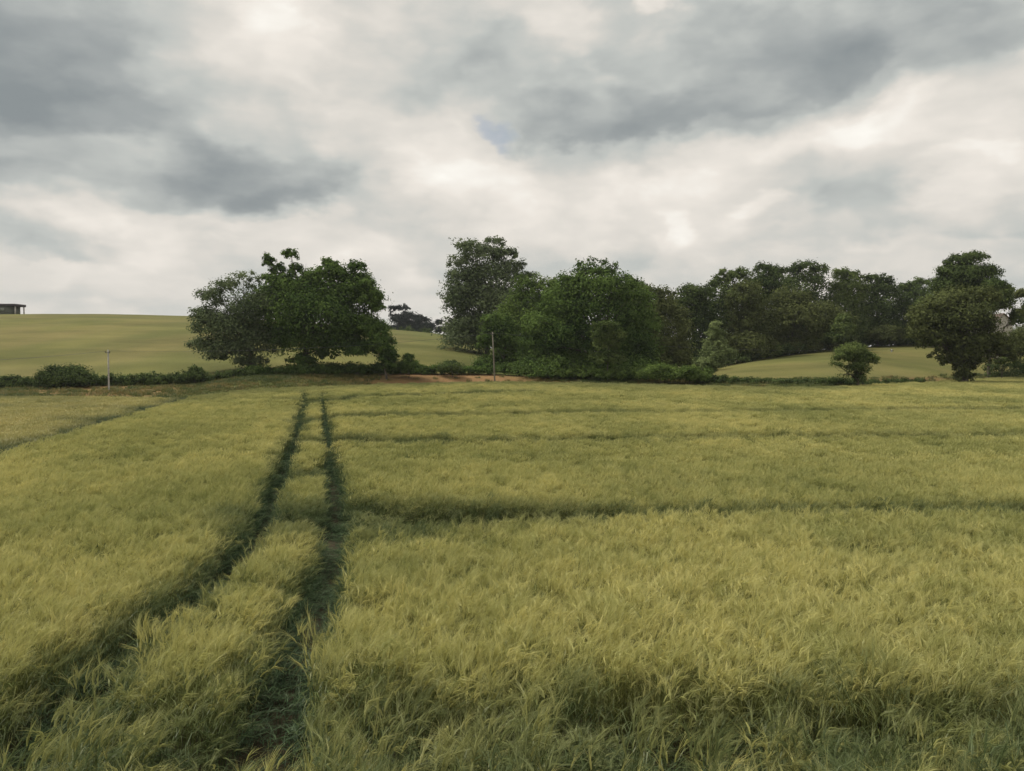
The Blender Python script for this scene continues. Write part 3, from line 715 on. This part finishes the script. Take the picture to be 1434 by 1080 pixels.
# --- right side
tree('small_tree', 'little round ivy-clad tree standing alone at the edge of the right field', 'tree', 93, 1203,
     [(1192, 489, 20, 9, .8), (1182, 500, 17, 9, .8), (1206, 500, 19, 11), (1220, 504, 13, 8, .7), (1172, 511, 9, 5, .5), (1200, 515, 17, 12), (1203, 530, 9, 12), (1180, 526, 9, 3, .2)], 'mid', 4200, .24, .2, None, 40)
tree('ivy_clad_tree', 'big spreading tree on a thick ivy-wrapped trunk beside the right field', 'tree', 105, 1350,
     [(1310, 430, 26, 13), (1340, 420, 30, 16), (1372, 414, 22, 14), (1300, 445, 28, 20), (1345, 450, 44, 28), (1366, 446, 16, 18), (1290, 465, 20, 14, .8), (1315, 475, 28, 16), (1370, 480, 40, 16), (1350, 495, 30, 20), (1350, 515, 17, 18), (1350, 527, 15, 10),
      (1310, 500, 9, 14, .35), (1322, 505, 10, 12, .35), (1395, 492, 24, 9, .7), (1410, 500, 12, 8, .5)],
     'olive', 21000, .36, .7, None, 41)
tree('oak_tree', 'tall dark oak rising behind the ivy-clad tree on the right', 'tree', 128, 1352,
     [(1340, 366, 18, 9), (1362, 362, 20, 9), (1328, 380, 14, 12), (1385, 380, 16, 10), (1355, 385, 34, 16), (1330, 400, 24, 16), (1360, 402, 24, 16), (1350, 430, 28, 26)],
     'dark', 11000, .38, .42, None, 42)
tree('broadleaf_tree', 'green tree with a pointed shoulder behind the right edge of the ivy-clad tree', 'tree', 122, 1384,
     [(1392, 400, 16, 9), (1402, 412, 18, 14), (1390, 425, 26, 12), (1370, 452, 14, 18), (1425, 446, 11, 16)], 'mid', 8000, .38, .3, None, 43)
tree('broadleaf_tree', 'brownish olive tree cut by the right edge of the picture', 'tree', 112, 1440,
     [(1436, 412, 14, 8), (1450, 435, 20, 20), (1440, 472, 20, 14), (1445, 485, 30, 26), (1420, 488, 16, 10, .7)], 'olive', 8000, .34, .3, None, 44)
# --- far trees on the skyline left of the tall tree
gf = 'distant bluish trees on the skyline'
tree('distant_tree', 'distant tree with a loose pine-like top, leftmost of the bluish skyline trees', 'tree', 330, 556, [(553, 432, 10, 5), (549, 440, 6, 4, .6), (560, 448, 14, 8), (556, 462, 14, 8)], 'blue', 2600, .7, .35, gf, 50)
tree('distant_tree', 'distant tree with a small round knob above the bluish skyline trees', 'tree', 335, 572, [(568, 432, 6, 6), (572, 444, 16, 8), (574, 456, 20, 10)], 'blue', 2600, .7, .35, gf, 51)
tree('distant_tree', 'low distant tree sloping down right of the round-knobbed skyline tree', 'tree', 330, 594, [(592, 448, 10, 7), (598, 458, 14, 8), (588, 462, 16, 7)], 'blue', 2200, .7, .3, gf, 52)
tree('distant_tree', 'small lone distant tree with a round top, close to the tall grey-green tree', 'tree', 320, 616, [(615, 452, 6, 6), (617, 462, 8, 6)], 'blue', 1000, .6, .2, gf, 53)
tree('distant_tree', 'low dark distant tree touching the foot of the tall grey-green tree', 'tree', 300, 640, [(634, 463, 14, 7), (648, 462, 14, 10)], 'blue', 1500, .6, .2, gf, 54)

# ------------------------------------------------------------------ hedges and bushes
def bush(name, label, Y, bpx, lobes, lm, n, size=.26, group=None, seed=0, cat='bush'):
    return tree(name, label, cat, Y, bpx, lobes, lm, n, size, .05, group, seed, clump=.3, jit=.15, depth=.8)
def hedge(name, label, cps, n, lm, seed, size=.26, thick=1.3):
    """cps: (px, Y, top py, bottom py) along the hedge"""
    rng = np.random.RandomState(seed)
    cps = np.array(cps, float); m = int((cps[-1, 0] - cps[0, 0]) / 7)
    pxs = np.linspace(cps[0, 0], cps[-1, 0], m); Ys = np.interp(pxs, cps[:, 0], cps[:, 1]); tp = np.interp(pxs, cps[:, 0], cps[:, 2]); bt = np.interp(pxs, cps[:, 0], cps[:, 3])
    x0 = (pxs[m // 2] - 717) / F * Ys[m // 2]; y0 = Ys[m // 2]; z0 = float(gz(x0, y0))
    LB = []
    for a, yy, t_, b_ in zip(pxs, Ys, tp, bt):
        t_ = t_ + rng.normal(0, 1.3); q1 = at(a, t_, yy); q0 = at(a, b_, yy); zg = min(float(gz(q0[0], yy)), q0[2]); h_ = max((q1[2] - zg) / 2, .3)
        LB.append((q1[0] - x0, yy - y0 + rng.uniform(-.4, .4), (q1[2] + zg) / 2 - z0, 5.5 / F * yy * rng.uniform(.9, 1.6), thick * rng.uniform(.8, 1.2), h_, 1))
    V, Fq, T = leaves(LB, n, size, rng, clump=.3)
    o = empty(name, (x0, y0, z0)); tag(o, label, 'hedge')
    mesh_np('foliage', V, Fq, LM[lm], parent=o, attrs={'tint': T})
    return o
hedge('hedge', 'low dark hedge running from the left edge of the picture to the three grouped trees',
      [(-120, 98, 528, 546), (0, 98, 528, 546), (50, 98, 529, 546), (130, 98, 526, 544), (190, 98, 523, 543), (250, 99, 524, 541), (300, 100, 522, 538), (350, 102, 516, 532)], 15000, 'dark', 61)
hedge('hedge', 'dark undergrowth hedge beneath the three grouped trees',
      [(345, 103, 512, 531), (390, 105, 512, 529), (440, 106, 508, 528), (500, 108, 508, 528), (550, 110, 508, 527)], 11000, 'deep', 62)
hedge('hedge', 'green hedge above the orange soil bank, behind the middle utility pole',
      [(550, 111, 511, 526), (600, 112, 512, 525), (640, 113, 511, 525), (700, 115, 511, 525), (760, 114, 512, 528)], 10000, 'deep', 63)
hedge('hedge', 'leafy hedge bottom under the broad dome-shaped tree and the brownish tree',
      [(760, 110, 514, 530), (850, 106, 516, 533), (900, 103, 512, 533), (935, 100, 510, 534), (990, 100, 516, 536)], 10000, 'fresh', 64)
hedge('hedge', 'thin low scrub line along the foot of the right field',
      [(990, 99, 526, 537), (1060, 97, 529, 539), (1120, 97, 532, 540), (1170, 96, 530, 540), (1240, 98, 532, 539), (1290, 106, 530, 536)], 8500, 'dark', 65, .22, .9)
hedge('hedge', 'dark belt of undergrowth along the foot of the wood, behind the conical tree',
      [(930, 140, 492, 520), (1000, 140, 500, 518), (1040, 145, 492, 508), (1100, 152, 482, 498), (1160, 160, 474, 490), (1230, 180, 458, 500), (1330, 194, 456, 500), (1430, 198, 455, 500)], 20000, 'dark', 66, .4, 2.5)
hedge('hedge', 'shaded undergrowth between the right field and the far right edge of the picture',
      [(1385, 122, 505, 524), (1430, 124, 500, 522), (1520, 126, 498, 520)], 5000, 'dark', 67)
hedge('hedge', 'low dark hedge on the skyline between the distant bluish trees and the tall grey-green tree',
      [(545, 236, 457, 480), (580, 232, 459, 482), (610, 226, 463, 486), (640, 222, 466, 490), (672, 208, 470, 496)], 5000, 'dark', 69, .4, 2.0)
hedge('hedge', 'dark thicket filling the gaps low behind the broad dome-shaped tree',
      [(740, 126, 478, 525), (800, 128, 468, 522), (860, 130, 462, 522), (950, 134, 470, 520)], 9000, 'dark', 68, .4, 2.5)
bush('bush', 'big dark rounded bush in the left hedge, left of the left utility pole', 96.5, 88, [(88, 520, 26, 9), (105, 524, 22, 9), (70, 527, 20, 8), (95, 531, 38, 10), (120, 532, 18, 8)], 'dark', 5000, .26, None, 70)
bush('bush', 'small peaked dark bush in the left hedge close to the grouped trees', 97, 274, [(274, 519, 9, 6), (274, 527, 18, 9), (262, 531, 14, 7)], 'dark', 1800, .24, None, 71)
bush('bush', 'rounded green bush standing up from the hedge just right of the grouped trees', 107, 573, [(572, 501, 8, 7), (572, 511, 14, 9), (584, 516, 12, 7), (560, 514, 9, 7)], 'deep', 2200, .26, None, 72)
bush('bush', 'low dark bush making a small peak in the hedge above the orange bank', 110, 634, [(632, 509, 9, 4), (630, 514, 18, 6)], 'dark', 1200, .26, None, 73)
bush('bush', 'light green scrubby bush at the hedge foot right of the brownish tree', 98, 925, [(915, 521, 14, 7), (930, 517, 10, 7, .8), (938, 526, 16, 7)], 'fresh', 1800, .24, None, 74)
bush('bush', 'light green leafy bush left of the foot of the conical tree', 98, 966, [(966, 519, 14, 7), (975, 528, 16, 7), (957, 526, 12, 7)], 'fresh', 2000, .24, None, 75)
bush('bush', 'dark half-dome bush at the top of the right field under the wood', 168, 1246, [(1246, 463, 16, 8), (1248, 472, 19, 8), (1228, 468, 12, 10)], 'olive', 2200, .4, None, 76)
bush('bush', 'small dark bush at the top of the right field left of the ivy-clad tree', 165, 1288, [(1284, 472, 9, 5), (1298, 472, 10, 5), (1310, 474, 7, 4)], 'dark', 1200, .36, None, 77)
bush('bush', 'scrubby bush in the field margin right of the ivy-clad tree', 116, 1402, [(1400, 506, 8, 4, .7), (1412, 504, 10, 6)], 'mid', 900, .24, None, 78)
bush('bush', 'dense grass-green weed bush at the foot of the left utility pole', 91.0, 152, [(150, 554, 13, 3), (165, 555, 10, 2.5)], 'mid', 700, .18, None, 79)

# ------------------------------------------------------------------ poles and wires
def boxv(c, s):
    c = np.array(c); s = np.array(s) / 2
    V = np.array([c + s * np.array((i, j, k_)) for i in (-1, 1) for j in (-1, 1) for k_ in (-1, 1)])
    Fq = np.array([(0, 1, 3, 2), (4, 6, 7, 5), (0, 4, 5, 1), (2, 3, 7, 6), (0, 2, 6, 4), (1, 5, 7, 3)])
    return V, Fq
def boxes(name, lst, m_, parent):
    Vs, Fs, n0 = [], [], 0
    for c, s in lst:
        V, Fq = boxv(c, s); Vs.append(V); Fs.append(Fq + n0); n0 += 8
    return mesh_np(name, np.concatenate(Vs), np.concatenate(Fs), m_, parent=parent)
def plain(name, c, r=.8, sc=4, var=.25, metal=0):
    m, t, p = mat(name); n = tnoise(t, sc, 5)
    t.links.new(tramp(t, n.outputs[0], [(.3, tuple(q * (1 - var) for q in c)), (.7, tuple(q * (1 + var) for q in c))]), p.inputs['Base Color']); p.inputs['Roughness'].default_value = r; p.inputs['Metallic'].default_value = metal
    return m
m_conc = plain('pale_concrete', (.33, .32, .29)); m_wood = plain('weathered_wood', (.16, .145, .11)); m_steel = plain('dark_steel', (.06, .06, .065), .6); m_glass = plain('insulator_glaze', (.10, .07, .05), .3)
def pole(px_, pyb, pyt, Y, r, m_, label, lean=0):
    x_ = (px_ - 717) / F * Y; zg = float(gz(x_, Y)); zt = zat(pyt, Y)
    o = empty('utility_pole', (x_, Y, zg)); tag(o, label, 'pole', 'utility poles of the overhead line')
    h_ = zt - zg; Vs, Fs = [], []
    tube(Vs, Fs, [(0, 0, -.5), (lean * .5, 0, h_ * .5), (lean, 0, h_), (lean, 0, h_ + .01)], [r, r * .85, r * .7, .01], 10)
    mesh_np('shaft', np.concatenate(Vs), np.concatenate(Fs), m_, parent=o, smooth=False)
    boxes('crossarm', [((lean, -r * .7 - .045, h_ - .35), (.6, .06, .07))], m_steel, o)
    for sx in (-.25, .25):
        Vs, Fs = [], []
        tube(Vs, Fs, [(lean + sx, -r * .7 - .045, h_ - .31), (lean + sx, -r * .7 - .045, h_ - .26), (lean + sx, -r * .7 - .045, h_ - .2), (lean + sx, -r * .7 - .045, h_ - .13)], [.03, .05, .05, .02], 8)
        mesh_np('insulator', np.concatenate(Vs), np.concatenate(Fs), m_glass, parent=o, smooth=True)
    return np.array((x_ + lean, Y - r * .7 - .045, zg + h_ - .13))
p1 = pole(152, 552, 490, 90, .11, m_conc, 'pale concrete utility pole before the left hedge')
p2 = pole(693, 532, 465, 110, .13, m_wood, 'grey wooden utility pole on the orange bank at the middle', lean=-.35)
p3 = pole(1248, 530, 489, 150, .17, m_conc, 'faint thin utility pole in the right field between the two ivy-clad trees')
p0 = pole(-420, 556, 500, 80, .15, m_conc, 'concrete utility pole beyond the left edge of the picture')
def wire(a, b, sag, label):
    o = empty('overhead_wire', tuple((a + b) / 2)); tag(o, label, 'wire', 'overhead line between the poles')
    c = (a + b) / 2
    for s in (-.25, .25):
        pts = []
        for i in range(25):
            f = i / 24; q = a * (1 - f) + b * f + np.array((s, 0, -sag * 4 * f * (1 - f))) - c; pts.append(q)
        Vs, Fs = [], []; tube(Vs, Fs, pts, [.008] * 25, 4)
        mesh_np('cable', np.concatenate(Vs), np.concatenate(Fs), m_steel, parent=o, smooth=True)
wire(p0, p1, 1.0, 'thin sagging cables left of the left utility pole')
wire(p1, p2, .9, 'thin cables between the left and the middle utility pole')
wire(p2, p3, 1.1, 'thin cables between the middle and the right utility pole')

# ------------------------------------------------------------------ buildings
m_wall = plain('grimy_render', (.10, .105, .08)); m_roof = plain('dark_roof_sheet', (.05, .04, .045), .6); m_pale = plain('pale_render', (.44, .41, .38), .9, 2, .12); m_win = plain('dark_window', (.02, .022, .025), .2); m_tile = plain('grey_roof_tiles', (.16, .12, .10), .85)
Yb = 246
xa = (-110 - 717) / F * Yb; xb_ = (17 - 717) / F * Yb; xr = (32 - 717) / F * Yb
zg = float(gz(xb_, Yb)); zr0 = zat(425, Yb); zr1 = zat(429.0, Yb)
barn = empty('farm_shed', (xb_, Yb, zg)); tag(barn, 'dark flat-roofed shed with an open pale end on top of the left hill', 'shed')
W = xb_ - xa; hgt = zr1 - zg
boxes('wall', [((-W / 2, 2.5, hgt / 2 - .3), (W, 5, hgt + .6))], m_wall, barn)
boxes('roof', [((-W / 2 + .4, 2.5, hgt + .40), (W + 2.6, 5.8, .8))], m_roof, barn)
boxes('post', [((1.4, .3, hgt / 2 - .2), (.3, .3, hgt + .4))], m_pale, barn)
boxes('post', [((1.4, 4.7, hgt / 2 - .2), (.3, .3, hgt + .4))], m_pale, barn)
for i in range(5):
    f = boxes('window', [((-3.2 - i * 4.2, -.06, hgt * .62), (2.3, .12, 1.0))], plain('grey_glazing', (.24, .26, .23), .3), barn)
    boxes('frame', [((-3.2 - i * 4.2, -.14, hgt * .62), (.09, .06, 1.0)), ((-3.2 - i * 4.2, -.14, hgt * .62 + .54), (2.5, .08, .09))], m_wall, f)
Yh = 150
hx = (1403 - 717) / F * Yh; zg = float(gz(hx, Yh))
ho = empty('house', (hx, Yh, zg)); tag(ho, 'pale house gable glimpsed through the trees at the right edge', 'house')
zt = zat(440, Yh) - zg; ze = zat(451, Yh) - zg; w = 3.8
V = np.array([(-w / 2, 0, -.5), (w / 2, 0, -.5), (w / 2, 0, ze), (0, 0, zt), (-w / 2, 0, ze), (-w / 2, 9, -.5), (w / 2, 9, -.5), (w / 2, 9, ze), (0, 9, zt), (-w / 2, 9, ze)])
mesh_np('wall', V, [np.array([(0, 1, 2, 3, 4), (9, 8, 7, 6, 5)]), np.array([(0, 5, 6, 1), (1, 6, 7, 2), (4, 9, 5, 0)])], m_pale, parent=ho)
def slope(sx):
    a = np.array((sx * (w / 2 + .25), -.3, ze - .2)); b = np.array((0, -.3, zt + .06)); n_ = np.array((0, 0, .14)); e_ = np.array((0, 9.6, 0))
    V = np.array([a, b, b + e_, a + e_, a + n_, b + n_, b + e_ + n_, a + e_ + n_])
    return V, np.array([(0, 1, 2, 3), (4, 7, 6, 5), (0, 4, 5, 1), (1, 5, 6, 2), (2, 6, 7, 3), (3, 7, 4, 0)])
for sx in (-1, 1):
    V, Fq = slope(sx); V = V + np.array((sx * .002, 0, 0)); mesh_np('roof', V, Fq, m_tile, parent=ho)
fw = boxes('window', [((0, -.04, ze * .55), (.8, .08, 1.1))], m_win, ho)

# ------------------------------------------------------------------ the air
m_air = bpy.data.materials.new('thin_haze'); m_air.use_nodes = True
t = m_air.node_tree; t.nodes.remove(t.nodes['Principled BSDF'])
pv = tn(t, 'ShaderNodeVolumePrincipled'); pv.inputs['Density'].default_value = .00012; pv.inputs['Color'].default_value = (.86, .90, .95, 1); pv.inputs['Anisotropy'].default_value = .2
t.links.new(pv.outputs[0], t.nodes['Material Output'].inputs['Volume'])
V, Fq = boxv((0, 1900, 20), (6200, 4400, 60 + 20))
hz = mesh_np('haze', V, Fq, m_air); tag(hz, 'thin pale haze in the air over the fields', None, None, 'stuff')
